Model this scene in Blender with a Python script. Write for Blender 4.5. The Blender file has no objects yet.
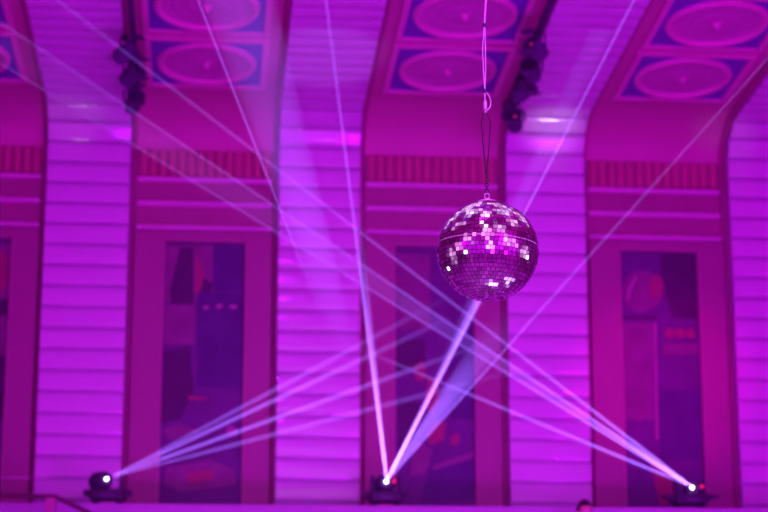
import bpy, bmesh, random
from math import *
from mathutils import Vector, Matrix, noise as mnoise
random.seed(7)
scene = bpy.context.scene
C = scene.collection

# ------------------------------------------------------------------ camera
FPX = 1800.0
PITCH, YAW, EYE = radians(12.2), radians(5.5), 1.6
cam_data = bpy.data.cameras.new('camera'); cam = bpy.data.objects.new('camera', cam_data); C.objects.link(cam)
cam.location = (0, 0, EYE); cam.rotation_euler = (pi/2 + PITCH, 0, -YAW)
cam_data.sensor_width = 36; cam_data.lens = FPX/768*36; cam_data.clip_end = 200
scene.camera = cam
scene.cycles.transparent_max_bounces = 128
scene.view_settings.view_transform = 'Standard'; scene.view_settings.look = 'None'
scene.view_settings.exposure = -0.25; scene.view_settings.gamma = 1.0; scene.view_settings.use_curve_mapping = False

def at(px, py, Y):
    """the point of the place seen at a pixel of the photograph, Y metres into the hall"""
    x = (px-384)/FPX; u = (256-py)/FPX
    f = cos(PITCH)-u*sin(PITCH); z = sin(PITCH)+u*cos(PITCH)
    X = x*cos(YAW)+f*sin(YAW); y = -x*sin(YAW)+f*cos(YAW)
    return Vector((X*Y/y, Y, EYE+z*Y/y))

# ------------------------------------------------------------------ materials
def new_mat(name):
    m = bpy.data.materials.new(name); m.use_nodes = True
    return m, m.node_tree, m.node_tree.nodes['Principled BSDF']

def paint(name, col, rough=.6, metal=0.0, var=.08, scale=3.0, spec=.5, bump=0.0, coat=0.0):
    m, nt, b = new_mat(name)
    tc = nt.nodes.new('ShaderNodeTexCoord'); n = nt.nodes.new('ShaderNodeTexNoise')
    n.inputs['Scale'].default_value = scale; n.inputs['Detail'].default_value = 5
    nt.links.new(tc.outputs['Object'], n.inputs['Vector'])
    mx = nt.nodes.new('ShaderNodeMix'); mx.data_type = 'RGBA'
    a = [max(0, c*(1-var)) for c in col]; d = [min(1, c*(1+var)) for c in col]
    mx.inputs[6].default_value = (*a, 1); mx.inputs[7].default_value = (*d, 1)
    nt.links.new(n.outputs['Fac'], mx.inputs[0]); nt.links.new(mx.outputs[2], b.inputs['Base Color'])
    b.inputs['Roughness'].default_value = rough; b.inputs['Metallic'].default_value = metal
    b.inputs['Specular IOR Level'].default_value = spec
    b.inputs['Coat Weight'].default_value = coat; b.inputs['Coat Roughness'].default_value = .12
    if bump:
        bp = nt.nodes.new('ShaderNodeBump'); bp.inputs['Strength'].default_value = bump; bp.inputs['Distance'].default_value = .02
        nt.links.new(n.outputs['Fac'], bp.inputs['Height']); nt.links.new(bp.outputs['Normal'], b.inputs['Normal'])
    return m

def glow(name, col, strength):
    m, nt, b = new_mat(name)
    b.inputs['Base Color'].default_value = (*col, 1); b.inputs['Emission Color'].default_value = (*col, 1)
    b.inputs['Emission Strength'].default_value = strength; b.inputs['Roughness'].default_value = .2
    return m

def planks(name):
    """white lacquered cladding, boards a little unlike each other along the profile"""
    m, nt, b = new_mat(name)
    tc = nt.nodes.new('ShaderNodeTexCoord'); n = nt.nodes.new('ShaderNodeTexNoise'); mp = nt.nodes.new('ShaderNodeMapping')
    mp.inputs['Scale'].default_value = (1.2, 4, 4); n.inputs['Scale'].default_value = 1.6; n.inputs['Detail'].default_value = 3
    nt.links.new(tc.outputs['Object'], mp.inputs['Vector']); nt.links.new(mp.outputs['Vector'], n.inputs['Vector'])
    mx = nt.nodes.new('ShaderNodeMix'); mx.data_type = 'RGBA'
    mx.inputs[6].default_value = (.60, .60, .63, 1); mx.inputs[7].default_value = (.72, .72, .74, 1)
    nt.links.new(n.outputs['Fac'], mx.inputs[0]); nt.links.new(mx.outputs[2], b.inputs['Base Color'])
    bp = nt.nodes.new('ShaderNodeBump'); bp.inputs['Strength'].default_value = .06; bp.inputs['Distance'].default_value = .03
    nt.links.new(n.outputs['Fac'], bp.inputs['Height']); nt.links.new(bp.outputs['Normal'], b.inputs['Normal'])
    b.inputs['Roughness'].default_value = .55; b.inputs['Coat Weight'].default_value = .6; b.inputs['Coat Roughness'].default_value = .08
    return m

M = {
 'plank': planks('white_lacquered_planks'),
 'groove_shade': paint('grey_groove_shade', (.5, .48, .54), .8),  # groove bottoms painted darker, standing in for shade between the planks
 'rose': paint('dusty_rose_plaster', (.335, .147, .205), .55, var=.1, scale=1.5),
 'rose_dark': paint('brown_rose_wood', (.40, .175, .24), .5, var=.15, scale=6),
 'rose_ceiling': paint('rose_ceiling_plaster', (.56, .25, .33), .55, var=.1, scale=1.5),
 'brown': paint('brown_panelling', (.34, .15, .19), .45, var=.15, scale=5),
 'frieze': paint('terracotta_fluting', (.55, .2, .22), .5, var=.15, scale=4),
 'blue': paint('blue_ceiling_paint', (.17, .12, .42), .6, var=.1),
 'ring': paint('pink_plaster_ring', (.72, .36, .48), .5, var=.06),
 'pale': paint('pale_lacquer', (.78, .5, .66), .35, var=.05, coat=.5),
 'disc': paint('mauve_plaster_disc', (.58, .28, .44), .55, var=.1),
 'ledge': paint('white_plaster', (.44, .38, .48), .6, var=.06),
 'can': paint('dark_enamel_haze_tint', (.085, .07, .14), .55, var=.2, scale=15),  # lifted towards violet: haze in front of the cans put into the colour
 'floor': paint('brown_parquet', (.42, .31, .38), .35, var=.3, scale=8),
 'wall': paint('mauve_plaster', (.5, .34, .42), .7, var=.08),
 'black': paint('black_powder_coat', (.03, .025, .05), .6, var=.2, scale=20, bump=.05),
 'grey': paint('dark_grey_casting', (.06, .05, .10), .5, var=.2, scale=15),
 'rail': paint('dark_wood_rail', (.10, .035, .05), .35, var=.2, scale=10),
 'steel': paint('bright_steel_wire', (.62, .6, .62), .4, metal=.3, var=.05),
 'dark_wire': paint('dark_steel_wire', (.07, .05, .08), .4, metal=.6, var=.1),
 'grout': paint('dark_grout', (.05, .04, .06), .8, var=.2, scale=40),
 'seam': paint('pale_resin_seam', (.85, .8, .86), .35, var=.05),
 'canvas': paint('dark_indigo_canvas', (.13, .055, .17), .5, var=.45, scale=2.2, spec=.25),
 'pic_blue': paint('deep_blue_paint', (.085, .04, .15), .5, var=.3, scale=4, spec=.25),
 'pic_mauve': paint('mauve_paint', (.22, .09, .18), .5, var=.35, scale=4, spec=.25),
 'pic_red': paint('madder_red_paint', (.32, .07, .13), .5, var=.35, scale=5, spec=.25),
 'pic_dark': paint('near_black_paint', (.08, .03, .09), .5, var=.3, scale=4, spec=.25),
 'pic_pink': paint('pale_pink_paint', (.42, .18, .3), .5, var=.2, scale=5, spec=.25),
 'lens': glow('lit_lens', (.86, .80, 1.0), 14),
 'dim_led': glow('dim_red_indicator', (1.0, .05, .15), .45),
 'red_led': glow('red_indicator', (1.0, .02, .15), .7),
 'skin': paint('skin', (.62, .36, .30), .5, var=.06, scale=12),
 'hair': paint('dark_hair', (.03, .018, .018), .45, var=.3, scale=40),
 'shirt': paint('black_cloth', (.03, .03, .035), .8, var=.2, scale=30),
 'eye': paint('eye_white', (.75, .72, .7), .2, var=.02),
 'iris': paint('dark_iris', (.03, .02, .015), .2, var=.02),
 'lip': paint('lip', (.5, .2, .2), .4, var=.05),
}

def mirror_mat():
    m, nt, b = new_mat('mirror_facets')
    at_ = nt.nodes.new('ShaderNodeAttribute'); at_.attribute_name = 'tint'
    nt.links.new(at_.outputs['Color'], b.inputs['Base Color'])
    b.inputs['Metallic'].default_value = 1.0; b.inputs['Roughness'].default_value = .07
    return m
M['mirror'] = mirror_mat()

# ------------------------------------------------------------------ helpers
def tag(o, label=None, cat=None, group=None, kind=None):
    if label: o['label'] = label
    if cat: o['category'] = cat
    if group: o['group'] = group
    if kind: o['kind'] = kind
    return o

def obj(name, bm, mat, parent=None, smooth=False, label=None):
    bmesh.ops.recalc_face_normals(bm, faces=bm.faces[:])
    me = bpy.data.meshes.new(name); bm.to_mesh(me); bm.free()
    if mat is not None: me.materials.append(mat)
    if smooth:
        me.polygons.foreach_set('use_smooth', [True]*len(me.polygons))
        me.set_sharp_from_angle(angle=radians(smooth if smooth > 1 else 40))
    o = bpy.data.objects.new(name, me); C.objects.link(o)
    if parent: o.parent = parent
    if label: o['label'] = label
    return o

def thing(name, label, cat, loc=(0, 0, 0), group=None, rotz=0):
    o = bpy.data.objects.new(name, None); C.objects.link(o)
    o.location = loc; o.rotation_euler = (0, 0, rotz); o.empty_display_size = .1
    return tag(o, label, cat, group)

def dup(root, loc, label, rot=None):
    r = root.copy(); C.objects.link(r); r.location = loc; r['label'] = label
    if rot is not None: r.rotation_euler = rot
    for ch in list(root.children):
        c = ch.copy(); C.objects.link(c); c.parent = r
        for g in list(ch.children):
            d = g.copy(); C.objects.link(d); d.parent = c
    return r

def box(bm, x0, x1, y0, y1, z0, z1, bevel=0.0, seg=2, mtx=None):
    r = bmesh.ops.create_cube(bm, size=1.0)
    vs = r['verts']
    for v in vs:
        v.co = Vector(((x0+x1)/2+v.co.x*(x1-x0), (y0+y1)/2+v.co.y*(y1-y0), (z0+z1)/2+v.co.z*(z1-z0)))
    if bevel:
        es = list({e for v in vs for e in v.link_edges})
        rb = bmesh.ops.bevel(bm, geom=es, offset=bevel, segments=seg, profile=.6, affect='EDGES')
        vs = list({v for f in rb['faces'] for v in f.verts} | {v for v in vs if v.is_valid})
    if mtx is not None:
        bmesh.ops.transform(bm, matrix=mtx, verts=[v for v in vs if v.is_valid])
    return bm

def tube(bm, pts, r, n=8, cap=True):
    pts = [Vector(p) for p in pts]; rings = []
    rr = r if isinstance(r, (list, tuple)) else [r]*len(pts)
    prev = None
    for i, p in enumerate(pts):
        t = (pts[min(i+1, len(pts)-1)]-pts[max(i-1, 0)]).normalized()
        if prev is None:
            a = t.orthogonal().normalized()
        else:
            a = prev-t*prev.dot(t)
            a = a.normalized() if a.length > 1e-6 else t.orthogonal().normalized()
        prev = a; b = t.cross(a)
        rings.append([bm.verts.new(p+(a*cos(2*pi*k/n)+b*sin(2*pi*k/n))*rr[i]) for k in range(n)])
    for A, B in zip(rings, rings[1:]):
        for k in range(n): bm.faces.new((A[k], A[(k+1) % n], B[(k+1) % n], B[k]))
    if cap:
        bm.faces.new(rings[0][::-1]); bm.faces.new(rings[-1])
    return bm

def loop_tube(bm, pts, r, n=6):
    pts = [Vector(p) for p in pts]; N = len(pts); rings = []
    nrm = (pts[0]-pts[N//3]).cross(pts[N//3]-pts[2*N//3]).normalized()
    for i in range(N):
        t = (pts[(i+1) % N]-pts[i-1]).normalized(); b = t.cross(nrm)
        rings.append([bm.verts.new(pts[i]+(nrm*cos(2*pi*k/n)+b*sin(2*pi*k/n))*r) for k in range(n)])
    for i in range(N):
        A, B = rings[i], rings[(i+1) % N]
        for k in range(n): bm.faces.new((A[k], A[(k+1) % n], B[(k+1) % n], B[k]))
    return bm

def lathe(bm, prof, n=32, mtx=None):
    """prof: (radius, height) pairs, turned about z"""
    rings = []; new = []
    for r, z in prof:
        if r < 1e-6: ring = [bm.verts.new((0, 0, z))]
        else: ring = [bm.verts.new((r*cos(2*pi*k/n), r*sin(2*pi*k/n), z)) for k in range(n)]
        rings.append(ring); new += ring
    for A, B in zip(rings, rings[1:]):
        for k in range(n):
            a, b_, c, d = A[k % len(A)], A[(k+1) % len(A)], B[(k+1) % len(B)], B[k % len(B)]
            q = []
            for v in (a, b_, c, d):
                if v not in q: q.append(v)
            if len(q) > 2: bm.faces.new(q)
    if mtx is not None: bmesh.ops.transform(bm, matrix=mtx, verts=new)
    return bm

def prism(bm, poly, y0, y1):
    """outline in x,z carried from y0 to y1"""
    A = [bm.verts.new((x, y0, z)) for x, z in poly]; B = [bm.verts.new((x, y1, z)) for x, z in poly]
    bm.faces.new(A); bm.faces.new(B[::-1])
    for k in range(len(poly)):
        bm.faces.new((A[k], B[k], B[(k+1) % len(poly)], A[(k+1) % len(poly)]))
    return bm

# ------------------------------------------------------------------ the hall
D = 20.0                       # the faces of the columns
RECESS = .2
SL = radians(5.5)              # the ceiling climbs gently into the hall
PIL = [(-4.54, -3.61), (-1.91, -.975), (.72, 1.652), (3.35, 4.27), (6.0, 6.93)]
LEDGE_Z = at(400, 505.5, 18.75).z
STAGE_Z = 1.42

class Path:
    """up a wall, round a bend, forward along the ceiling; arclength -> point and outward normal"""
    def __init__(s, Y, z0, zc, R, length):
        s.turn = pi/2-SL; s.R = R; T = R*tan(s.turn/2)
        zi = zc+tan(SL)*(D-Y); s.Y = Y; s.z0 = z0; s.L1 = zi-T-z0; s.L2 = R*s.turn; s.length = length
    def __call__(s, t):
        if t <= s.L1: return Vector((0, s.Y, s.z0+t)), Vector((0, -1, 0))
        if t <= s.L1+s.L2: a = (t-s.L1)/s.R; e = 0
        else: a = s.turn; e = t-s.L1-s.L2
        p = Vector((0, s.Y-s.R+s.R*cos(a), s.z0+s.L1+s.R*sin(a)))
        return p+Vector((0, -sin(a), cos(a)))*e, Vector((0, -cos(a), -sin(a)))

def strip(bm, path, x0, x1, ts, back):
    """a band that follows a path; ts = (arclength, height above the path)"""
    fr, bk = [], []
    for t, h in ts:
        p, n = path(t); q = p+n*h; w = p-n*back
        fr.append([bm.verts.new((x0, q.y, q.z)), bm.verts.new((x1, q.y, q.z))])
        bk.append([bm.verts.new((x0, w.y, w.z)), bm.verts.new((x1, w.y, w.z))])
    for i in range(len(fr)-1):
        f = bm.faces.new((fr[i][0], fr[i][1], fr[i+1][1], fr[i+1][0]))
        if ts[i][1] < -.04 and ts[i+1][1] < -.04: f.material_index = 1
        bm.faces.new((fr[i][0], fr[i+1][0], bk[i+1][0], bk[i][0]))
        bm.faces.new((fr[i][1], bk[i][1], bk[i+1][1], fr[i+1][1]))
    return bm

# columns clad in grooved white planks that bend over into the ceiling
GZ, GP = 3.378, .2387
col_path = Path(D, GZ-GP*2-1.2, 7.56, .5, 99)
BEAM_LEN = 12.0
ts = [(0, 0)]
k0 = 1.2
t = k0
while t < col_path.L1+col_path.L2+BEAM_LEN:
    ts += [(t-.02, -.003), (t-.013, -.05), (t+.013, -.05), (t+.02, -.003)]
    for f in (.18, .34, .5, .66, .82): ts.append((t+GP*f, (.0045 if t < col_path.L1-.1 else .012)*(1-(2*f-1)**2)))
    t += GP
col_names = ['furthest left beyond the picture edge', 'second from the left', 'middle', 'right of the mirror ball', 'far right']
for i, (a, b) in enumerate(PIL):
    bm = bmesh.new(); strip(bm, col_path, a, b, ts, .24)
    o = obj('trim_%d' % (i+1), bm, M['plank'], smooth=30); o.data.materials.append(M['groove_shade'])
    tag(o, kind='structure')
    o['label'] = 'white plank clad column bending over into the ceiling, ' + ['off the left edge', 'behind the left spotlight', 'left of the central spotlight', 'behind the mirror ball', 'at the right edge'][i]

# rear plane of the bays, with coves running into the ceiling
BAYS = [(PIL[i][1], PIL[i+1][0]) for i in range(4)]
BY = D+RECESS
bm = bmesh.new(); box(bm, -6.2, 7.6, BY, BY+.2, 0, 7.3); tag(obj('wall_back', bm, M['brown']), kind='structure')
COVE_Z = 7.19
ZC = 7.65
def cove_pts(n=16):
    """from the top of the frieze, an elliptical sweep to the ceiling"""
    y1 = 19.40; z1 = ZC+tan(SL)*(D-y1); out = []
    for k in range(n+1):
        a = pi/2*k/n
        out.append((BY-(BY-y1)*(1-cos(a)), COVE_Z+(z1-COVE_Z)*sin(a)))
    return out
cp = cove_pts()
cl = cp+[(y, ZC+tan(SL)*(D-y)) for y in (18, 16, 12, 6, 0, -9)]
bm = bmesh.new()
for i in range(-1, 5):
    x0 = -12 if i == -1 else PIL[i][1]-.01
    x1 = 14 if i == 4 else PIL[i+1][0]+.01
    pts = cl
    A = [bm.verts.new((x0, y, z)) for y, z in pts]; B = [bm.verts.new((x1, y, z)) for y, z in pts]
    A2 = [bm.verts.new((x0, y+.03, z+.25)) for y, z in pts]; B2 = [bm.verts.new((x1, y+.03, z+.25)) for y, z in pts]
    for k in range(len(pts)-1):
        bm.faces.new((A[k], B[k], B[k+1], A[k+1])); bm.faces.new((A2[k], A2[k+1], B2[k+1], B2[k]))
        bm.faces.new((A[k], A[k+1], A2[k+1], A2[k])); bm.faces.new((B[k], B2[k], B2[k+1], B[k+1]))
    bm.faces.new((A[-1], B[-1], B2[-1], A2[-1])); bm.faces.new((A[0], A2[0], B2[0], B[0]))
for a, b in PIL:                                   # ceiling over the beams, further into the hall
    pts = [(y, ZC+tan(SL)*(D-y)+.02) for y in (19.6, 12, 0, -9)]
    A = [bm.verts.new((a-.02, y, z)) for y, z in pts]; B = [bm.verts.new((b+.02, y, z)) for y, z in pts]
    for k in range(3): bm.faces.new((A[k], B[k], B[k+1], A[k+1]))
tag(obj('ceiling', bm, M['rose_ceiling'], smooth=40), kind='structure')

# floor, side walls, rear wall
bm = bmesh.new(); box(bm, -12, 14, -9, BY+.2, -.2, 0); tag(obj('floor', bm, M['floor']), kind='structure')
bm = bmesh.new(); box(bm, -12.2, -12, -9, BY+.2, 0, 11.2); tag(obj('wall_left', bm, M['wall']), kind='structure')
bm = bmesh.new(); box(bm, 14, 14.2, -9, BY+.2, 0, 11.2); tag(obj('wall_right', bm, M['wall']), kind='structure')
bm = bmesh.new(); box(bm, -12.2, 14.2, -9.2, -9, 0, 11.2); tag(obj('wall_rear', bm, M['wall']), kind='structure')
bm = bmesh.new(); box(bm, -12, -6.2, BY, BY+.2, 0, 8.2); box(bm, 7.6, 14, BY, BY+.2, 0, 8.2)
tag(obj('wall_flank', bm, M['wall']), kind='structure')
# the stage, its upper landing on the left, and the plinth ledge under the murals
bm = bmesh.new(); box(bm, -6.2, 7.6, 15.5, BY, 0, STAGE_Z, .01); tag(obj('stage_floor', bm, M['floor']), kind='structure')
bm = bmesh.new(); box(bm, -6.2, 7.6, 18.75, BY, STAGE_Z, LEDGE_Z, .012)
o = obj('trim_6', bm, M['ledge']); tag(o, 'pale plinth ledge along the foot of the wall under the spotlights', kind='structure')

# dark edge mouldings where the bays meet the columns, three ledges and a fluted frieze in every bay
n_trim = 7
def struct(bm, mat, label, smooth=False):
    global n_trim
    o = obj('trim_%d' % n_trim, bm, mat, smooth=smooth); n_trim += 1
    return tag(o, label, kind='structure')
bay_name = ['far left', 'left', 'middle', 'right']
edge_path_pts = [(BY, LEDGE_Z)]+cp+[(y, ZC+tan(SL)*(D-y)) for y in (18, 16, 12)]
for i, (a, b) in enumerate(BAYS):
    for side, (x0, x1) in enumerate(((a+.001, a+.062), (b-.062, b-.001))):
        bm = bmesh.new(); secs = []
        for k, (y, z) in enumerate(edge_path_pts):
            q0 = edge_path_pts[max(k-1, 0)]; q1 = edge_path_pts[min(k+1, len(edge_path_pts)-1)]
            tv = Vector((0, q1[0]-q0[0], q1[1]-q0[1])).normalized(); nv = Vector((0, -tv.z, tv.y))
            if nv.y > 0 or (abs(nv.y) < 1e-6 and nv.z > 0): nv = -nv
            if nv.z > 0: nv = -nv
            sec = []
            for f, h in ((0, -.02), (0, .05), (.15, .075), (.5, .085), (.8, .06), (1, .03), (1, -.02)):
                f2 = f if side == 0 else 1-f
                p = Vector((x0+(x1-x0)*f2, y, z))+nv*h; sec.append(bm.verts.new(p))
            secs.append(sec)
        for A, B in zip(secs, secs[1:]):
            for k in range(len(A)-1): bm.faces.new((A[k], A[k+1], B[k+1], B[k]))
        struct(bm, M['rose_dark'], 'dark rounded moulding on the %s edge of the %s bay' % (('left', 'right')[side], bay_name[i]), smooth=50)
    bm = bmesh.new()
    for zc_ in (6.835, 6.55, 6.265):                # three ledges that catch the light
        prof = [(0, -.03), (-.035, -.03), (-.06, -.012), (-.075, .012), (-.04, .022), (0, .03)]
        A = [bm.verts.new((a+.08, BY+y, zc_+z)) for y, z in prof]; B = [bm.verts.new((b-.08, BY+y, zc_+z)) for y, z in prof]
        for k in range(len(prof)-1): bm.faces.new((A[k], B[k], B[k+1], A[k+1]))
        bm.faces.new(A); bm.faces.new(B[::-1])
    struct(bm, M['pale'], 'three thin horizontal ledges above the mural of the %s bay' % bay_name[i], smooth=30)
    bm = bmesh.new()                                # frieze
    nf = 14; w = (b-a-.18)/nf
    for k in range(nf):
        xc = a+.09+w*(k+.5); r = w*.40; z0, z1 = 6.875, 7.165
        A, B, Tp = [], [], []
        for q in range(9):
            an = pi*q/8; A.append(bm.verts.new((xc-r*cos(an), BY-.055*sin(an), z0))); B.append(bm.verts.new((xc-r*cos(an), BY-.055*sin(an), z1)))
            Tp.append(bm.verts.new((xc-r*.5*cos(an), BY-.02*sin(an), z1+.025)))
        for q in range(8):
            bm.faces.new((A[q], A[q+1], B[q+1], B[q])); bm.faces.new((B[q], B[q+1], Tp[q+1], Tp[q]))
        bm.faces.new(A[::-1]); bm.faces.new(Tp)
    struct(bm, M['frieze'], 'fluted terracotta frieze above the three ledges of the %s bay' % bay_name[i], smooth=40)

# ------------------------------------------------------------------ ceiling medallions
def medallion():
    root = thing('ceiling_medallion', '', 'ceiling panel', group='medallion panels in the ceiling')
    h = .59; hy = .585
    bm = bmesh.new(); box(bm, -h, h, -hy, hy, -.006, .03); obj('backing_panel', bm, M['blue'], root)
    bm = bmesh.new()
    for (x0, x1, y0, y1) in ((-h-.07, -h, -hy-.07, hy+.07), (h, h+.07, -hy-.07, hy+.07), (-h, h, -hy-.07, -hy), (-h, h, hy, hy+.07)):
        box(bm, x0, x1, y0, y1, -.035, .03, .008)
    obj('border_frame', bm, M['ring'], root)
    R = .535
    bm = bmesh.new(); lathe(bm, [(R-.075, -.004), (R-.07, -.03), (R-.05, -.052), (R-.02, -.052), (R, -.03), (R+.005, -.004)], 56)
    obj('ring', bm, M['ring'], root, smooth=50)
    bm = bmesh.new(); lathe(bm, [(0, -.022), (.06, -.020), (.1, -.012), (.12, -.016), (.24, -.014), (.25, -.009), (.26, -.014), (.36, -.012), (.37, -.008), (.38, -.013), (R-.07, -.010)], 56)
    obj('disc', bm, M['disc'], root, smooth=50)
    bm = bmesh.new(); lathe(bm, [(0, -.075), (.018, -.07), (.03, -.05), (.035, -.03), (.055, -.022), (.06, -.012)], 20)
    obj('boss', bm, M['ring'], root, smooth=60)
    return root
med = medallion()
mcount = 0
bay_lab = ['bay cut by the left picture edge', 'bay above the left spotlight beams', 'bay crossed by the ball cable', 'bay at the upper right']
for i, (a, b) in enumerate(BAYS):
    for j in range(2):
        y = 18.715-j*1.41
        if i == 0:
            lab = ('lower' if j == 0 else 'upper')+' blue ceiling square with a pink ring, half cut by the left edge'
        else:
            lab = ('lower' if j == 0 else 'upper')+' blue ceiling square with a pink ring in the '+bay_lab[i]
        loc = ((a+b)/2, y, ZC+tan(SL)*(D-y)-.004); rot = (-SL, 0, 0)
        if mcount == 0:
            med.location = loc; med['label'] = lab; med.rotation_euler = rot
        else: dup(med, loc, lab, rot)
        mcount += 1

# ------------------------------------------------------------------ murals
MZ0, MZ1, MW = 3.10, 6.10, .932
def mural(i, label, shapes):
    a, b = BAYS[i]; xc = (a+b)/2+.02
    root = thing('mural', label, 'mural', (xc, BY-.012, LEDGE_Z+.004), 'tall dark murals between the columns')
    z0 = .005; z1 = MZ1-LEDGE_Z; hw = MW/2
    l = a+.066-xc; r = b-.066-xc
    fr = bmesh.new()
    box(fr, l, -hw, -.07, 0, z0, z1+.11, .008); box(fr, hw, r, -.07, 0, z0, z1+.11, .008); box(fr, -hw, hw, -.07, 0, z1, z1+.11, .008)
    f = obj('surround', fr, M['rose'], root)
    bd = bmesh.new()
    for s in (-1, 1): box(bd, s*hw-.012, s*hw+.012, -.078, -.02, z0, z1+.012, .004)
    box(bd, -hw, hw, -.078, -.02, z1-.012, z1+.012, .004)
    obj('inner_bead', bd, M['rose_dark'], f)
    if i == 3:
        for py in (377.5, 417.5, 457, 496):
            js = bmesh.new(); z = at(727, py, BY-.07).z-LEDGE_Z; box(js, r-.11, r-.005, -.095, -.06, z-.012, z+.012, .004)
            obj('joint_strip', js, M['rose'], f)
    cv = bmesh.new(); box(cv, -hw, hw, -.012, 0, z0, z1); c = obj('canvas', cv, M['canvas'], root)
    for n, (mat, poly) in enumerate(shapes):
        bm = bmesh.new()
        pts = []
        for px, py in poly:
            p = at(px, py, BY-.015); pts.append((min(max(p.x-xc, -hw+.001), hw-.001), min(max(p.z-LEDGE_Z, z0+.002), z1-.002)))
        lift = .0135+.0006*n
        prism(bm, pts, -lift, -.011)
        obj('painted_shape', bm, M[mat], c)
    return root
def rect(x0, y0, x1, y1): return [(x0, y0), (x1, y0), (x1, y1), (x0, y1)]
def blob(cx, cy, rx, ry, n=18, a0=0, w=.15, seed=0):
    rr = random.Random(seed); o = []
    for k in range(n):
        a = 2*pi*k/n; f = 1+w*(rr.random()*2-1); o.append((cx+rx*f*cos(a), cy+ry*f*sin(a)))
    return o
mural(0, 'tall dark mural in the bay cut off by the left picture edge', [
    ('pic_mauve', rect(-60, 245, 14, 300)), ('pic_red', blob(1, 272, 7, 22, seed=3)), ('pic_dark', rect(-50, 300, 13, 420)), ('pic_mauve', blob(2, 335, 8, 20, seed=5))])
mural(1, 'tall dark mural with a blue upright block and three pale dots, above the left beams', [
    ('pic_mauve', rect(164, 246, 213, 302)), ('pic_dark', [(180, 248), (193, 248), (194, 300), (186, 318), (172, 312), (170, 290)]),
    ('pic_red', [(196, 255), (201, 262), (206, 285), (200, 300), (194, 292)]), ('pic_dark', [(204, 278), (213, 284), (210, 300), (201, 310), (198, 300)]),
    ('pic_blue', rect(213, 246, 243, 292)), ('pic_blue', rect(197, 293, 243, 388)), ('pic_mauve', rect(164, 305, 195, 345)),
    ('pic_dark', [(160, 352), (190, 347), (194, 392), (180, 420), (159, 424)]), ('pic_red', [(188, 396), (207, 398), (206, 401), (188, 400)]),
    ('pic_mauve', [(162, 430), (180, 424), (200, 432), (170, 440)]), ('pic_mauve', [(166, 468), (210, 460), (234, 470), (236, 486), (180, 492), (164, 484)]),
    ('pic_red', [(185, 474), (212, 470), (214, 480), (190, 484)]),
    ('pic_pink', blob(206, 308, 3.2, 2, seed=1)), ('pic_pink', blob(219, 307, 3.2, 2.2, seed=2)), ('pic_pink', blob(233, 307.5, 4.2, 2, seed=3)),
    ('pic_pink', blob(232, 431, 6, 4.5, seed=8))])
mural(2, 'tall dark mural with scattered red shapes behind the crossing beams, below the mirror ball', [
    ('pic_mauve', rect(396, 254, 430, 330)), ('pic_dark', rect(396, 340, 425, 372)), ('pic_red', [(428, 376), (437, 380), (440, 400), (432, 416), (424, 404)]),
    ('pic_red', [(436, 420), (446, 424), (444, 440), (430, 446), (426, 436)]), ('pic_red', blob(455, 440, 5, 6, seed=4)), ('pic_red', blob(420, 372, 6, 10, seed=14)),
    ('pic_mauve', [(415, 440), (432, 450), (426, 474), (410, 476)]), ('pic_blue', rect(450, 330, 474, 420)), ('pic_dark', [(398, 400), (420, 404), (416, 440), (398, 450)]),
    ('pic_blue', [(428, 470), (474, 456), (474, 500), (420, 504)]), ('pic_mauve', [(433, 466), (474, 452), (474, 458), (433, 471)])])
mural(3, 'tall dark mural with a pale arc and red patches behind the right spotlight', [
    ('pic_dark', [(660, 254), (695, 254), (697, 320), (672, 318), (664, 290)]), ('pic_mauve', blob(642, 292, 20, 21, seed=6, w=.06)), ('pic_pink', [(626, 300), (628, 288), (635, 276), (637, 278), (631, 290), (628, 301)]),
    ('pic_red', blob(656, 287, 8, 12, seed=9)), ('pic_dark', rect(620, 316, 656, 320)), ('pic_mauve', rect(622, 323, 654, 420)), ('pic_pink', [(654, 323), (656, 323), (658, 440), (656, 440)]),
    ('pic_red', blob(669, 334, 5, 5.5, seed=11)), ('pic_red', blob(680, 334, 5, 5.5, seed=12)), ('pic_red', blob(690, 334, 4.5, 5.5, seed=13)),
    ('pic_mauve', [(662, 344), (698, 344), (699, 354), (662, 356)]), ('pic_blue', rect(660, 390, 700, 460)), ('pic_mauve', blob(641, 405, 12, 16, seed=21)),
    ('pic_blue', [(665, 412), (690, 410), (692, 424), (668, 426)]), ('pic_red', [(650, 462), (668, 470), (676, 500), (660, 506), (655, 486)])])

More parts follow.
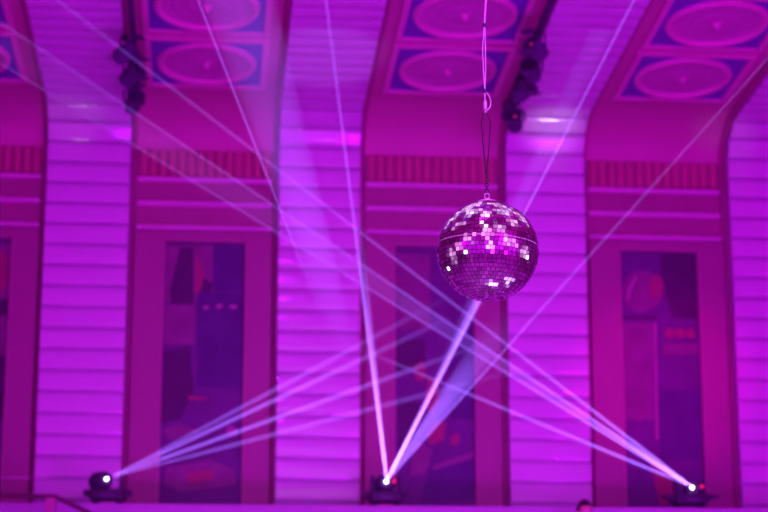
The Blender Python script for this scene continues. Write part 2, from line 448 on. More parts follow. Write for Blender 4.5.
# ------------------------------------------------------------------ moving-head spotlights on the ledge
LY = 19.02                     # where they stand
def spotlight(label, px, py, yaw, led=None, wide=False):
    lens = at(px, py, LY-.11)
    root = thing('moving_head_spotlight', label, 'spotlight', (lens.x, LY, LEDGE_Z), 'moving-head spotlights on the ledge')
    H = lens.z-LEDGE_Z
    for sx in (-1, 1):
        for sy in (-1, 1):
            bm = bmesh.new(); lathe(bm, [(0, 0), (.026, 0), (.03, .012), (.026, .055), (0, .055)], 14, Matrix.Translation((sx*.12, sy*.09, 0)))
            obj('foot', bm, M['black'], root, smooth=40)
    bm = bmesh.new(); box(bm, -.175, .175, -.13, .13, .05, .165, .02, 3); base = obj('base', bm, M['black'], root, smooth=40)
    bm = bmesh.new(); box(bm, -.07, .07, -.134, -.128, .075, .115, .002); obj('display', bm, M['grey'], base)
    for s in (-1, 1):
        bm = bmesh.new()
        if wide:
            prism(bm, [(s*.16, .163), (s*.31, .15), (s*.31, .132), (s*.16, .07)], -.07, .07)
        else:
            prism(bm, [(s*.16, .16), (s*.235, .158), (s*.255, .14), (s*.245, .10), (s*.16, .075)], -.05, .05)
        obj('carry_handle', bm, M['black'], root)
    for s in (-1, 1):
        bm = bmesh.new(); prism(bm, [(s*.115, .16), (s*.165, .16), (s*.16, H+.045), (s*.145, H+.07), (s*.122, H+.055)], -.05, .05)
        obj('yoke_arm', bm, M['black'], root)
    # head: a tapered barrel turned towards the hall
    rot = Matrix.Rotation(yaw, 4, 'Z')@Matrix.Rotation(radians(78), 4, 'X'); axis = rot@Vector((0, 0, 1))
    front = Vector((0, -.11, H)); mt = Matrix.Translation(front-axis*.116)@rot
    bm = bmesh.new(); lathe(bm, [(0, -.12), (.065, -.118), (.095, -.1), (.106, -.04), (.106, .02), (.092, .07), (.075, .10), (.06, .104), (.052, .104), (.018, .096), (.016, .09), (0, .088)], 28, mt)
    head = obj('head', bm, M['grey'], root, smooth=40)
    bm = bmesh.new(); lathe(bm, [(0, .116), (.008, .115), (.013, .110), (.0145, .104), (.0145, .088)], 22, mt)
    obj('lens', bm, M['lens'], head, smooth=60, label='glowing white lens')
    bm = bmesh.new()
    for q in range(5): lathe(bm, [(.104, -.08+q*.018), (.110, -.078+q*.018), (.110, -.072+q*.018), (.104, -.07+q*.018)], 28, mt)
    obj('cooling_fin', bm, M['black'], head)
    if led:
        p = at(led[0], led[1], LY-.135); bm = bmesh.new()
        lathe(bm, [(0, .012), (.014, .009), (.02, 0), (.02, -.01)], 14, Matrix.Translation((p.x-lens.x, p.y-LY, p.z-LEDGE_Z))@Matrix.Rotation(radians(90), 4, 'X'))
        obj('indicator_lamp', bm, M['red_led'], root, smooth=60, label='small glowing red indicator lamp')
    return root, Vector((lens.x, LY, LEDGE_Z))+front+axis*.015
spL, sL = spotlight('black moving-head spotlight standing furthest left, near the handrail, beams fanning right', 107.5, 478.5, radians(35))
spC, sC = spotlight('black moving-head spotlight in the middle, its beams rising past the mirror ball', 386.5, 481, radians(4), led=(394, 481))
spR, sR = spotlight('black wide-winged moving-head spotlight at the right, beams fanning up to the left', 692, 487, radians(-20), led=(702, 486.5), wide=True)

# ------------------------------------------------------------------ light beams: haze lit by narrow lamps
def haze_mat(name, dens, aniso, fade):
    m = bpy.data.materials.new(name); m.use_nodes = True; nt = m.node_tree; nt.nodes.clear()
    out = nt.nodes.new('ShaderNodeOutputMaterial'); vs = nt.nodes.new('ShaderNodeVolumeScatter')
    vs.inputs['Color'].default_value = (1, 1, 1, 1); vs.inputs['Density'].default_value = dens; vs.inputs['Anisotropy'].default_value = aniso
    nt.links.new(vs.outputs['Volume'], out.inputs['Volume'])
    if fade:                                        # density ramp along the beam shapes how bright its light shows
        tc = nt.nodes.new('ShaderNodeTexCoord'); sp = nt.nodes.new('ShaderNodeSeparateXYZ'); mr = nt.nodes.new('ShaderNodeMapRange')
        up_ = fade[0] > fade[1]; mr.inputs['From Min'].default_value = min(fade); mr.inputs['From Max'].default_value = max(fade)
        mr.inputs['To Min'].default_value = 0.0 if up_ else dens; mr.inputs['To Max'].default_value = dens if up_ else 0.0; mr.interpolation_type = 'SMOOTHSTEP'
        nt.links.new(tc.outputs['Object'], sp.inputs['Vector']); nt.links.new(sp.outputs['Z'], mr.inputs['Value']); nt.links.new(mr.outputs['Result'], vs.inputs['Density'])
    return m
ROOT = {'L': spL, 'C': spC, 'R': spR}; HAZE_OF = {'L': [], 'C': [], 'R': []}
SRC = {'L': sL, 'C': sC, 'R': sR}
PLANE = {'L': ((445, 299, 18.3), (515, 371, 18.3)), 'C': ((198, 0, 10.0), (634, 0, 10.0)), 'R': ((57, 0, 11.5), (281, 316, 14.0))}
EYE_P = Vector((0, 0, EYE)); HAZE = []
def plane_of(which):
    s = SRC[which]; A, B = (at(*q) for q in PLANE[which]); return s, (A-s).cross(B-s).normalized(), A, B
def on_plane(which, px, py):
    s, n, _, _ = plane_of(which); d = (at(px, py, 10)-EYE_P).normalized()
    return EYE_P+d*((s-EYE_P).dot(n)/d.dot(n))
def beam(which, label, a, b, width, dens, fade=None, rise=None, tip=.012, over=1.0):
    """a thin cone (or flat fan from edge a to edge b) of haze in the sheet of light that the spotlight throws"""
    s = SRC[which]; A = on_plane(which, *a); B = on_plane(which, *b)
    mid = (A+B)/2; ax = (mid-s).normalized(); L = (mid-s).length
    nrm = plane_of(which)[1]; side = nrm.cross(ax).normalized(); up = ax.cross(side)
    fan = abs((B-A).dot(side)); h = fan/2+width/2; th = width/2; L *= over; h *= over
    bm = bmesh.new(); rings = []; n = 16
    for f in (0, .25, .5, .75, 1):
        rings.append([bm.verts.new((((tip+(h-tip)*f)*cos(2*pi*k/n)), ((tip+(th-tip)*f)*sin(2*pi*k/n)), .02+(L-.02)*f)) for k in range(n)])
    for P, Q in zip(rings, rings[1:]):
        for k in range(n): bm.faces.new((P[k], P[(k+1) % n], Q[(k+1) % n], Q[k]))
    bm.faces.new(rings[0][::-1]); bm.faces.new(rings[-1])
    fd = (fade[0]*L, fade[1]*L) if fade else (rise[1]*L, rise[0]*L) if rise else None
    o = obj('light_beam', bm, haze_mat('lit_haze', dens/8, .3, fd), smooth=60)
    mtx = Matrix((side, up, ax)).transposed().to_4x4(); mtx.translation = s
    o.parent = ROOT[which]; o.matrix_basis = Matrix.Translation(-ROOT[which].location)@mtx; o['label'] = label
    HAZE.append(o); HAZE_OF[which].append(o); ANG.setdefault(which, []).extend([s+ (A-s), B])
    return o
ANG = {}
beam('C', 'thin violet beam from the middle spotlight to the top left of the middle column', (198, 0), (198, 0), .020, .22, rise=(.45, .85))
beam('C', 'faint wide violet fan between the two leftmost beams of the middle spotlight', (130, -200), (240, -140), .05, .06, rise=(.3, .7))
beam('C', 'bright thin violet beam crossing the middle column from the middle spotlight to the top edge', (326, 0), (326, 0), .024, .16)
beam('C', 'short soft violet fan hugging the near-vertical beam of the middle spotlight', (345, 150), (352, 150), .05, .12, fade=(.3, .95))
beam('C', 'brightest white violet beam from the middle spotlight to behind the mirror ball', (480, 292), (484, 292), .05, .09)
beam('C', 'thin violet line leaving the mirror ball for the top edge', (634, 0), (634, 0), .020, .34, over=1.2)
beam('C', 'pale violet band left of the line leaving the mirror ball', (592, 30), (612, 30), .04, .035, rise=(.3, .6))
beam('C', 'broad soft violet fan rising right of the brightest beam', (500, 300), (542, 300), .05, .055, fade=(.35, 1.0))
beam('C', 'thin violet line crossing the right mural bay to the upper right corner', (768, 58), (768, 58), .020, .14)
beam('R', 'uppermost violet beam of the right spotlight reaching the top left corner region', (57, 0), (57, 0), .028, .26)
beam('R', 'second violet beam of the right spotlight, upper edge of its wide fan', (0, 22), (0, 22), .028, .26)
beam('R', 'wide violet sheet between the second and third beams of the right spotlight', (0, 24), (0, 61), .04, .055)
beam('R', 'third violet beam of the right spotlight, lower edge of its wide fan', (0, 63), (0, 63), .026, .24)
beam('R', 'lowest and shortest violet beam of the right spotlight, ending over the middle column', (281, 316), (281, 316), .03, .22, fade=(.55, 1.0))
beam('L', 'uppermost violet beam of the left spotlight', (445, 299), (445, 299), .06, .14, fade=(.45, 1.1))
beam('L', 'second violet beam from the top of the left spotlight', (450, 318), (450, 318), .06, .14, fade=(.45, 1.1))
beam('L', 'third violet beam from the top of the left spotlight', (500, 338), (500, 338), .06, .14, fade=(.45, 1.1))
beam('L', 'lowest violet beam of the left spotlight', (515, 371), (515, 371), .06, .14, fade=(.45, 1.1))
PB = {'L': 560000, 'C': 275000, 'R': 230000}
BEAM_LAMPS = []
for which in 'LCR':                                 # the lamp inside each spotlight: a flat sheet of light
    s, n_, _, _ = plane_of(which)
    dirs = [(p-s).normalized() for p in ANG[which]]
    pair = max(((p, q) for p in dirs for q in dirs), key=lambda t: t[0].angle(t[1], 0))
    ax = (pair[0]+pair[1]).normalized(); half = pair[0].angle(pair[1])/2+radians(1.2)
    side = n_.cross(ax).normalized(); up = ax.cross(side)
    ld = bpy.data.lights.new('beam_lamp', 'SPOT'); ld.energy = PB[which]; ld.color = (.30, .12, 1.0); ld.shadow_soft_size = .003
    ld.spot_size = 2*half; ld.spot_blend = .05
    ld.use_nodes = True; lt = ld.node_tree; em = next(q for q in lt.nodes if q.type == 'EMISSION')
    fo = lt.nodes.new('ShaderNodeLightFalloff'); fo.inputs['Strength'].default_value = 1.0   # lens-collimated: fades slowly
    lt.links.new(fo.outputs['Linear'], em.inputs['Strength'])
    lo = bpy.data.objects.new('beam_lamp', ld); C.objects.link(lo)
    lm = Matrix((side, -up, -ax)).transposed().to_4x4(); lm.translation = s+ax*.004
    lo['beams'] = which; lo.matrix_world = lm@Matrix.Diagonal((1, tan(radians(.6))/tan(half), 1, 1)); BEAM_LAMPS.append(lo)

# ------------------------------------------------------------------ mirror ball
BR = .25
BC = at(487.6, 251, 8.62)
dist = (BC-Vector((0, 0, EYE))).length
BR = 51.0/FPX*dist*.996
ball = thing('mirror_ball', 'large round mirror ball of square facets hanging on a thin cable in mid-air', 'mirror ball', BC)
bm = bmesh.new(); bmesh.ops.create_uvsphere(bm, u_segments=64, v_segments=40, radius=BR*.988); obj('core', bm, M['grout'], ball, smooth=180)
bm = bmesh.new(); tint = bm.loops.layers.float_color.new('tint')
rows = 37; dphi = pi/rows; spin = Matrix.Rotation(radians(2.5), 3, 'Y')@Matrix.Rotation(radians(-1.5), 3, 'X')
def tile(phi, lam, hw, hh, jit):
    n = Vector((cos(phi)*cos(lam), cos(phi)*sin(lam), sin(phi)))
    e = Vector((-sin(lam), cos(lam), 0)); u = n.cross(e)
    e2 = (e+n*random.gauss(0, jit)).normalized(); u2 = (u+n*random.gauss(0, jit)).normalized()
    c = n*BR*.999
    vs = [bm.verts.new(spin@(c+e2*hw*sx+u2*hh*sy)) for sx, sy in ((-1, -1), (1, -1), (1, 1), (-1, 1))]
    f = bm.faces.new(vs); g = random.choice((random.uniform(.5, .75), random.uniform(.8, .99)))
    for l in f.loops: l[tint] = (g, g*.97, g, 1)
for r in range(rows):
    phi = -pi/2+dphi*(r+.5)
    circ = 2*pi*BR*cos(phi); size = BR*dphi
    cnt = max(3, int(round(circ/(size*1.04)))); off = random.random()*6
    for k in range(cnt):
        tile(phi, off+2*pi*k/cnt, circ/cnt/2*.89, size/2*.88, .035)
o = obj('mirror_facets', bm, M['mirror'], ball)
phi = dphi*1.0
bm = bmesh.new(); lathe(bm, [(BR*cos(phi-.006), BR*sin(phi-.006)), (BR*cos(phi)*1.0035, BR*sin(phi)), (BR*cos(phi+.006), BR*sin(phi+.006))], 96, spin.to_4x4())
obj('equator_seam', bm, M['seam'], ball, smooth=60, label='thin pale seam round the upper middle')
bm = bmesh.new(); lathe(bm, [(.05, BR*.978), (.05, BR*1.0), (.035, BR*1.012), (.014, BR*1.02), (.014, BR*1.06), (0, BR*1.065)], 28); obj('hanger_cap', bm, M['steel'], ball, smooth=40)
bm = bmesh.new(); loop_tube(bm, [(.012*cos(a), 0, BR*1.065+.012+.014*sin(a)) for a in [2*pi*k/16 for k in range(16)]], .003); obj('hanger_ring', bm, M['steel'], ball, smooth=60)

# cable, ferrule, sling and chain
def wp(px, py): return at(px, py, BC.y)
top = wp(485.5, 0); cz = ZC+tan(SL)*(D-BC.y)
org = Vector((BC.x, BC.y, cz))
cab = thing('hanging_cable', 'thin pale steel cable with a wire sling, holding the mirror ball from the ceiling', 'cable', org)
def rel(p): return Vector(p)-org
def wob(pts):
    return [rel(p) for p in pts]
tp = Vector((top.x+.004, BC.y, cz-.02))
bm = bmesh.new(); tube(bm, wob([tp, top, wp(484.2, 24), wp(482.6, 50), wp(483.4, 70), wp(484.8, 91)]), .003); obj('strand', bm, M['steel'], cab, smooth=60)
bm = bmesh.new(); tube(bm, wob([tp+Vector((.006, .004, 0)), top+Vector((.005, .004, 0)), wp(484.8, 25), wp(485.4, 50), wp(485.6, 72), wp(484.8, 91)]), .003); obj('strand', bm, M['steel'], cab, smooth=60)
bm = bmesh.new(); lathe(bm, [(0, 0), (.05, 0), (.05, -.015), (.02, -.03), (.008, -.06), (0, -.06)], 24); obj('ceiling_rose', bm, M['steel'], cab, smooth=40)
for (px, py) in ((484.3, 25), (484.8, 91)):
    bm = bmesh.new(); lathe(bm, [(0, -.012), (.0085, -.009), (.0095, 0), (.0085, .009), (0, .012)], 12, Matrix.Translation(rel(wp(px, py))))
    obj('cable_clamp', bm, M['dark_wire'], cab, smooth=60)
bm = bmesh.new(); tube(bm, wob([wp(484.8, 91), wp(488.5, 95), wp(491, 101), wp(490.2, 107), wp(486.5, 111), wp(485.4, 113)]), .003)
tube(bm, wob([wp(484.8, 91), wp(485, 100), wp(485.2, 113)]), .004); obj('end_loop', bm, M['steel'], cab, smooth=60)
bm = bmesh.new(); tube(bm, wob([wp(485.1, 101), wp(485.3, 109)]), .0095, 12); obj('ferrule', bm, M['steel'], cab, smooth=40)
bm = bmesh.new()
pts = [wp(485.5, 112)]
L_ = [(482.2, 116), (481.6, 122), (482.6, 140), (484.2, 158), (485.4, 171)]; R_ = [(488.6, 116), (490.4, 122), (489.6, 140), (488, 158), (486.8, 171)]
pts = [wp(485.5, 111.5)]+[wp(*p) for p in L_]+[wp(486.2, 174)]+[wp(*p) for p in R_[::-1]]
loop_tube(bm, wob(pts), .0034); obj('wire_sling', bm, M['dark_wire'], cab, smooth=60)
zs = wp(486.5, 172).z; ze = BC.z+BR*1.065+.032
nl = 7; lh = (zs-ze)/nl
for k in range(nl):
    zc_ = zs-(k+.5)*lh; x = wp(486.6, 172).x*(1-(k+.5)/nl)+BC.x*((k+.5)/nl)
    bm = bmesh.new(); hz = lh*.64; hx = .0085
    P = []
    for q in range(14):
        a_ = 2*pi*q/14; d_ = Vector((hx*cos(a_), 0, hz*sin(a_)))
        if k % 2: d_ = Matrix.Rotation(radians(75), 3, 'Z')@d_
        else: d_ = Matrix.Rotation(radians(10), 3, 'Z')@d_
        P.append(Vector((x, BC.y, zc_))+d_-org)
    loop_tube(bm, P, .0026); obj('chain_link', bm, M['dark_wire'], cab, smooth=60)

# ------------------------------------------------------------------ dark stage lamps on pipes along the ceiling
def ceil_z(y): return 7.56+tan(SL)*(D-y)
def pipe(label, x, y0, y1):
    root = thing('lighting_pipe', label, 'pipe', (x, y0, ceil_z(y0)), 'lighting pipes along the ceiling beams')
    p0 = Vector((0, 0, -.12)); p1 = Vector((0, y1-y0, ceil_z(y1)-ceil_z(y0)-.12))
    bm = bmesh.new(); tube(bm, [p0, p1], .035, 14); obj('tube', bm, M['grey'], root, smooth=40)
    for f in (.04, .5, .95):
        bm = bmesh.new(); q = p0.lerp(p1, f); box(bm, q.x-.02, q.x+.02, q.y-.03, q.y+.03, q.z, q.z+.13, .004); obj('bracket', bm, M['black'], root)
    return root
def par_can():
    root = thing('stage_lamp', '', 'stage lamp', group='dark stage lamps under the ceiling')
    tilt = Matrix.Rotation(radians(62), 4, 'X')
    bm = bmesh.new(); lathe(bm, [(0, -.12), (.05, -.118), (.075, -.10), (.088, -.06), (.092, .08), (.104, .10), (.104, .125), (.096, .125), (.09, .105), (0, .10)], 24, tilt)
    obj('can', bm, M['can'], root, smooth=40)
    bm = bmesh.new(); lathe(bm, [(0, .112), (.05, .110), (.088, .106)], 24, tilt); obj('lens', bm, M['grey'], root, smooth=60)
    bm = bmesh.new(); tube(bm, [(-.095, 0, 0), (-.112, 0, .02), (-.112, 0, .12), (-.07, 0, .15), (.07, 0, .15), (.112, 0, .12), (.112, 0, .02), (.095, 0, 0)], .011, 8)
    obj('bracket_yoke', bm, M['black'], root, smooth=60)
    bm = bmesh.new(); box(bm, -.022, .022, -.03, .03, .14, .20, .006); obj('clamp', bm, M['black'], root)
    for s in (-1, 1):
        bm = bmesh.new(); v = tilt@Vector((0, 0, .125))
        box(bm, -.085, .085, v.y-.09, v.y+.03, (v.z+.10 if s > 0 else v.z-.105), (v.z+.106 if s > 0 else v.z-.10), .001); obj('barn_door', bm, M['can'], root)
    return root
can0 = par_can(); can_used = False
def place_can(px, py, Y, rz, label, tilt=0.0):
    global can_used
    for _ in range(40):                             # hung just below the pipe
        p = at(px, py, Y); Y -= (p.z-(ceil_z(Y)-.36))*1.5
    p = at(px, py, Y)
    if not can_used:
        can_used = True; can0.location = p; can0.rotation_euler = (tilt, 0, rz); can0['label'] = label; return can0
    return dup(can0, p, label, (tilt, 0, rz))
pipe('dark pipe running along the ceiling beside the left column, above its lamps', -.87, 19.3, 16.3)
pipe('dark pipe running along the ceiling beside the column behind the mirror ball', 3.24, 19.5, 16.3)
place_can(124.5, 54, 17.7, 1.2, 'dark stage lamp at the top of the left cluster, below the pipe')
place_can(130.5, 76, 18.3, .9, 'dark stage lamp in the middle of the left cluster')
place_can(133.5, 103, 19.1, .3, 'dark stage lamp lowest in the left cluster, at the upper left column')
place_can(537, 50, 18.2, -.9, 'dark stage lamp at the top of the cluster above the mirror ball')
place_can(532, 72, 18.5, -.4, 'dark stage lamp second from top in the cluster above the mirror ball')
place_can(523, 92, 18.9, .7, 'dark stage lamp third from top in the cluster above the mirror ball')
q = place_can(514.5, 122, 19.4, -.3, 'dark stage lamp lowest in the cluster above the mirror ball')

for c_ in (q, bpy.data.objects['stage_lamp.003']):
    bm = bmesh.new(); lathe(bm, [(0, .012), (.012, .009), (.016, 0), (.016, -.02)], 14, Matrix.Translation((0.02, -.105, .03))@Matrix.Rotation(radians(90), 4, 'X'))
    obj('indicator_lamp', bm, M['dim_led'], c_, smooth=60, label='small glowing red indicator lamp')

# ------------------------------------------------------------------ handrail at the lower left
hy = 18.25
ra, rb, rc = at(-60, 493.5, hy), at(55, 496.5, hy), at(112, 524, hy)
LAND = ra.z-1.05
bm = bmesh.new(); box(bm, -6.2, rb.x+.1, 17.6, 18.7, STAGE_Z, LAND, .008)
tread = .27
for k in range(3): box(bm, rb.x+.1+tread*k, rb.x+.1+tread*(k+1), 17.6, 18.7, STAGE_Z, LAND-(LAND-STAGE_Z)/4*(k+1), .006)
tag(obj('landing_floor', bm, M['floor']), kind='structure')
root = thing('handrail', 'dark stair handrail with posts at the lower left corner, sloping down to the right', 'handrail', (rb.x, hy, LAND))
o_ = Vector((rb.x, hy, LAND))
sl = (rc-rb).normalized(); re_ = rb+sl*1.05
bm = bmesh.new(); tube(bm, [ra-Vector((1.5, 0, 0))-o_, rb-o_, re_-o_], .024, 12); obj('rail', bm, M['rail'], root, smooth=40)
def tread_z(x):
    if x < rb.x+.1: return LAND
    k = int((x-rb.x-.1)/tread); return max(STAGE_Z, LAND-(LAND-STAGE_Z)/4*(k+1))
for x in (ra.x-.9, rb.x-.04, re_.x-.1):
    zt = ra.z+(rb.z-ra.z)*((x-ra.x)/(rb.x-ra.x)) if x <= rb.x else rb.z+sl.z/sl.x*(x-rb.x)
    bm = bmesh.new(); box(bm, x-rb.x-.05, x-rb.x+.05, -.05, .05, tread_z(x)-LAND, zt-LAND-.015, .01); obj('post', bm, M['rose_dark'], root)
u0, u1 = at(-60, 476.5, hy), at(47, 478, hy)
bm = bmesh.new(); tube(bm, [u0-Vector((1.5, 0, 0))-o_, u1-o_, Vector((u1.x, u1.y, rb.z))-o_], .004, 8); obj('upper_rod', bm, M['steel'], root, smooth=40, label='thin pale rod above the rail')

# ------------------------------------------------------------------ the person whose head shows over the bottom edge
def skin_mesh(name, joints, edges, root_i=0, sub=2):
    me = bpy.data.meshes.new(name); me.from_pydata([j[0] for j in joints], edges, []); me.update()
    o = bpy.data.objects.new(name, me); C.objects.link(o)
    m = o.modifiers.new('skin', 'SKIN'); m.use_smooth_shade = True
    sv = me.skin_vertices[0].data
    for i, j in enumerate(joints):
        r = j[1]; sv[i].radius = r if isinstance(r, tuple) else (r, r); sv[i].use_root = (i == root_i)
    s = o.modifiers.new('sub', 'SUBSURF'); s.levels = sub; s.render_levels = sub
    dg = bpy.context.evaluated_depsgraph_get(); dg.update()
    new = bpy.data.meshes.new_from_object(o.evaluated_get(dg)); bpy.data.objects.remove(o); bpy.data.meshes.remove(me)
    return new
hp = at(584, 500, 18.3)
PH = hp.z-STAGE_Z                               # standing height
person = thing('person', 'person with dark hair whose head just shows at the bottom edge, right of centre', 'person', (hp.x, 18.3, STAGE_Z), rotz=.25)
sc_ = PH/1.70
def J(x, y, z, r): return (Vector((x, y, z))*sc_, tuple(q*sc_ for q in r) if isinstance(r, tuple) else r*sc_)
js = [J(0, 0, .93, (.15, .105)), J(0, 0, 1.10, (.125, .09)), J(0, 0, 1.27, (.15, .10)), J(0, .01, 1.38, (.10, .08)), J(0, .01, 1.46, .055), J(0, -.005, 1.53, .052)]
es = [(0, 1), (1, 2), (2, 3), (3, 4), (4, 5)]
for s in (-1, 1):
    n = len(js)
    js += [J(s*.165, 0, 1.365, .058), J(s*.215, .01, 1.10, .042), J(s*.225, -.05, .87, .03), J(s*.225, -.065, .80, (.038, .022))]
    es += [(3, n), (n, n+1), (n+1, n+2), (n+2, n+3)]
    h = n+3
    for k, (dy, ln) in enumerate(((-.03, .07), (-.01, .08), (.01, .075), (.03, .06))):
        m_ = len(js)
        js += [J(s*.225, -.065+dy, .765, .0105), J(s*.222, -.068+dy, .765-ln*.5, .0095), J(s*.212, -.07+dy, .765-ln, .008)]
        es += [(h, m_), (m_, m_+1), (m_+1, m_+2)]
    m_ = len(js); js += [J(s*.215, -.105, .80, .012), J(s*.205, -.125, .765, .0095)]; es += [(n+2, m_), (m_, m_+1)]
    n = len(js)
    js += [J(s*.095, 0, .84, .088), J(s*.10, -.01, .48, .058), J(s*.10, .015, .10, .038), J(s*.10, .0, .045, .04), J(s*.11, -.13, .03, (.042, .028))]
    es += [(0, n), (n, n+1), (n+1, n+2), (n+2, n+3), (n+3, n+4)]
body_me = skin_mesh('body', js, es)
bm = bmesh.new(); bm.from_mesh(body_me); bpy.data.meshes.remove(body_me)
HZ = 1.70*sc_-.118*sc_
r = bmesh.ops.create_uvsphere(bm, u_segments=32, v_segments=24, radius=1.0)
for v in r['verts']:
    x, y, z = v.co
    w = .076*(1-.22*max(0, -z)**1.5); dpt = .098*(1-.12*max(0, -z))
    if y < 0:                                   # brow, nose, lips, chin
        y -= .10*exp(-((x/.16)**2+((z+.08)/.16)**2))*1.6+.05*exp(-((x/.3)**2+((z+.55)/.1)**2))+.10*exp(-((x/.35)**2+((z+.9)/.16)**2))
        y += .10*exp(-(((abs(x)-.42)/.16)**2+((z-.02)/.12)**2))
    v.co = Vector((x*w, y*dpt, z*.118))*sc_+Vector((0, -.01*sc_, HZ))
for s in (-1, 1):                               # ears
    r = bmesh.ops.create_uvsphere(bm, u_segments=12, v_segments=8, radius=1.0)
    for v in r['verts']: v.co = Vector((s*.077+v.co.x*.009, .008+v.co.y*.018, v.co.z*.03-.006))*sc_+Vector((0, 0, HZ))
obj('body', bm, M['skin'], person, smooth=60)
bm = bmesh.new(); r = bmesh.ops.create_uvsphere(bm, u_segments=40, v_segments=28, radius=1.0)
for v in list(bm.verts):
    x, y, z = v.co
    lim = .42 if y < -.35 else (-.05 if y < .15 else -.55)
    if z < lim-.001: z = lim
    f = 1+.03*mnoise.noise(Vector((x*9, y*9, z*3)))
    v.co = Vector((x*.083*f, y*.105*f+.002, z*.126*f))*sc_+Vector((0, -.006*sc_, HZ))
obj('hair', bm, M['hair'], person, smooth=60)
for s in (-1, 1):
    bm = bmesh.new(); bmesh.ops.create_uvsphere(bm, u_segments=14, v_segments=10, radius=.0125*sc_, matrix=Matrix.Translation(Vector((s*.031, -.087, .004))*sc_+Vector((0, 0, HZ))))
    e_ = obj('eye', bm, M['eye'], person, smooth=60)
    bm = bmesh.new(); bmesh.ops.create_uvsphere(bm, u_segments=12, v_segments=8, radius=.0065*sc_, matrix=Matrix.Translation(Vector((s*.031, -.0945, .004))*sc_+Vector((0, 0, HZ))))
    obj('iris', bm, M['iris'], e_, smooth=60)
bm = bmesh.new(); r = bmesh.ops.create_uvsphere(bm, u_segments=16, v_segments=8, radius=1.0)
for v in r['verts']: v.co = Vector((v.co.x*.024, -.103+v.co.y*.008, -.062+v.co.z*.008))*sc_+Vector((0, 0, HZ))
obj('mouth', bm, M['lip'], person, smooth=60)
tj = [J(0, 0, .90, (.165, .12)), J(0, 0, 1.10, (.14, .105)), J(0, 0, 1.27, (.163, .113)), J(0, .01, 1.385, (.108, .088)), J(0, .01, 1.425, .066)]
te = [(0, 1), (1, 2), (2, 3), (3, 4)]
for s in (-1, 1):
    n = len(tj); tj += [J(s*.168, 0, 1.368, .068), J(s*.217, .01, 1.10, .052), J(s*.225, -.045, .885, .04)]; te += [(3, n), (n, n+1), (n+1, n+2)]
me = skin_mesh('shirt', tj, te); bm = bmesh.new(); bm.from_mesh(me); bpy.data.meshes.remove(me); obj('shirt', bm, M['shirt'], person, smooth=60)
tj = [J(0, 0, .93, (.16, .115))]; te = []
for s in (-1, 1):
    n = len(tj); tj += [J(s*.095, 0, .84, .098), J(s*.10, -.01, .48, .07), J(s*.10, .015, .10, .052)]; te += [(0, n), (n, n+1), (n+1, n+2)]
me = skin_mesh('trousers', tj, te); bm = bmesh.new(); bm.from_mesh(me); bpy.data.meshes.remove(me); obj('trousers', bm, M['shirt'], person, smooth=60)

# ------------------------------------------------------------------ light
w = bpy.data.worlds.new('hall_air'); scene.world = w; w.use_nodes = True
w.node_tree.nodes['Background'].inputs[0].default_value = (.02, 0, .03, 1); w.node_tree.nodes['Background'].inputs[1].default_value = .0

def lamp(name, kind, loc, target, power, col, size=.5, angle=60, blend=.5):
    ld = bpy.data.lights.new(name, kind); ld.energy = power; ld.color = col
    if kind == 'AREA': ld.shape = 'DISK'; ld.size = size
    else:
        ld.shadow_soft_size = size
        if kind == 'SPOT': ld.spot_size = radians(angle); ld.spot_blend = blend
    o = bpy.data.objects.new(name, ld); C.objects.link(o); o.location = loc
    o.rotation_euler = (Vector(target)-Vector(loc)).to_track_quat('-Z', 'Y').to_euler()
    return o
MAG = (.58, .0, 1.0)
lamp('wash_lamp', 'AREA', (-6.5, 3.5, 5.2), (0, 20, 5), 22, MAG, 1.4)
lamp('wash_lamp', 'AREA', (4.9, 1.0, 6.2), (3.2, 20, 5.5), 125, MAG, 1.4).data.spread = radians(75)
lamp('wash_lamp', 'AREA', (9.5, 3.5, 5.2), (5, 20, 5), 120, (.64, .0, 1.0), 1.4)
for x, pw in ((-1.5, 165), (2.5, 210), (6.0, 195)):
    lamp('up_fill_light', 'AREA', (x, 10.5, .8), (x-.2, 17.5, 8), pw, MAG, .8)  # unseen fill, added to brighten the ceiling and column tops
lamp('pink_spot', 'SPOT', (7.5, 2, 5), (5.15, 20.2, 4.6), 4400, (1, 0, .55), .15, 8, .8)
# foot lamps on the stage in front of the columns
for x, y, px, py, pw in ((-1.97, 17.9, 72, 118, 170), (-2.02, 16.6, 72, 118, 70), (4.96, 17.9, 552, 122, 300), (5.05, 16.7, 552, 118, 110), (7.35, 17.9, 735, 160, 60)):
    lamp('foot_lamp', 'SPOT', (x, y, 1.62), at(px, py, 19.8), pw, (.9, .7, 1.0), .13, 7, .6)
tg = at(322, 66, 18.2)
lamp('foot_lamp', 'SPOT', (tg.x, 15.2, 1.7), tg, 420, (.40, .17, 1.0), .1, 13, .35)
lamp('floor_fill_light', 'AREA', (1, 7, 8.2), (1, 7, 0), 620, (.55, .01, 1.0), .8)  # added fill: lights the floor that the lower facets mirror
lamp('ceiling_fill_light', 'AREA', (2, 8.5, .6), (1.5, 12, 8.5), 120, (.6, .04, 1.0), .8)  # added fill: lights the ceiling mirrored along the ball's top rim
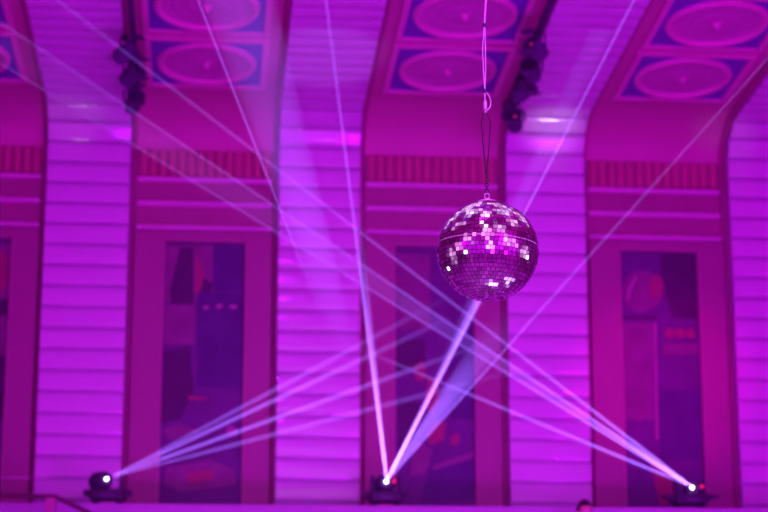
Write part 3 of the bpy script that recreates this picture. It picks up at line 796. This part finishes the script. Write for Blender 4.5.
# added fill aimed at the rear walls, to brighten what the ball mirrors
for x, y, tx, ty in ((-4, 0, -9, -9), (2, -1, 2, -9), (8, 0, 12, -8)):
    lamp('rear_fill_light', 'AREA', (x, y, 1.0), (tx, ty, 5.0), 2000, (.56, .004, 1.0), .5)
def ball_glint(px, py, size, d, power, col=(1, .72, 1)):
    """an unseen disc light, added where the facet at this pixel mirrors it"""
    v = (BC-Vector((0, 0, EYE))).normalized(); rt = v.cross(Vector((0, 0, 1))).normalized(); up = rt.cross(v)
    a_ = (px-487.6)/51; b_ = -(py-251)/51; n = rt*a_+up*b_-v*sqrt(max(0, 1-a_*a_-b_*b_))
    r_ = v-n*2*v.dot(n); p = BC+n*BR+r_*d
    o = lamp('ball_glint_light', 'AREA', p, BC, power*.065, col, size); o.data.spread = radians(24); return o
ball_glint(491, 245, 6, 10.5, 90, (1, .45, 1))
ball_glint(492, 256, 1.6, 9.5, 8)
ball_glint(468, 253, 2.2, 9, 26)
ball_glint(506, 266, 2.2, 9, 14, (1, .4, 1))
ball_glint(458, 246, 3, 9, 24, (1, .25, .9))
ball_glint(515, 246, 3, 9, 24, (1, .25, .9))
ball_glint(500, 228, 2.6, 6.5, 14, (.75, .45, 1))
ball_glint(482, 224, 1.8, 7, 12)
ball_glint(527, 258, 1.8, 9, 14)
for px, py, sz, d, lum in ((470, 237, 5, 10, .4), (507, 240, 5, 10, .4), (488, 234, 4.5, 9, .5), (487, 213, 4, 4.5, .5), (462, 222, 4.5, 6, .4), (514, 222, 4.5, 6, .4), (452, 255, 5, 9, .3), (524, 252, 5, 9, .3), (475, 262, 4, 9, .3), (500, 264, 4, 9, .3)):  # large dim discs, added as soft bright surroundings for the facets
    ball_glint(px, py, sz, d, 1.9*lum*pi*pi*sz*sz/4*.043*20, (.95, .42, 1))
for px, py, sz, d in ((487, 204, 4, 5.4), (468, 207, 3.5, 5.2), (506, 207, 3.5, 5.2), (453, 218, 3.5, 5.5), (521, 217, 3.5, 5.5)):
    ball_glint(px, py, sz, d, .75*pi*pi*sz*sz/4*.043*15.4, (.75, .5, 1))
ball_glint(472, 212, 2.4, 4.6, 12, (.75, .5, 1))
ball_glint(504, 211, 2.2, 4.6, 10, (.75, .5, 1))
ball_glint(489, 285, 1.6, 3.0, 4, (.6, .35, 1))
ball_glint(508, 282, 1.0, 3.0, 2, (.6, .35, 1))
ball_glint(480, 280, 1.4, 6, 4, (.8, .5, 1))
ball_glint(449, 272, 1.4, 8, 8)
hz = {}
for q in 'LCR':
    hz[q] = bpy.data.collections.new('haze_in_beams')
    for o in HAZE_OF[q]: hz[q].objects.link(o)
no_hz = bpy.data.collections.new('all_but_haze')
for o in HAZE: no_hz.objects.link(o)
for c in no_hz.collection_objects: c.light_linking.link_state = 'EXCLUDE'
for o in scene.objects:
    if o in BEAM_LAMPS: o.light_linking.receiver_collection = hz[o['beams']]
    elif o.type == 'LIGHT' or (o.type == 'MESH' and o.data.materials and o.data.materials[0] in (M['lens'], M['red_led'])): o.light_linking.receiver_collection = no_hz
cam_data.dof.use_dof = True
cam_data.dof.focus_distance = (BC-Vector((0, 0, EYE))).dot(Vector((sin(YAW)*cos(PITCH), cos(YAW)*cos(PITCH), sin(PITCH))))-.15
cam_data.dof.aperture_fstop = 2.0
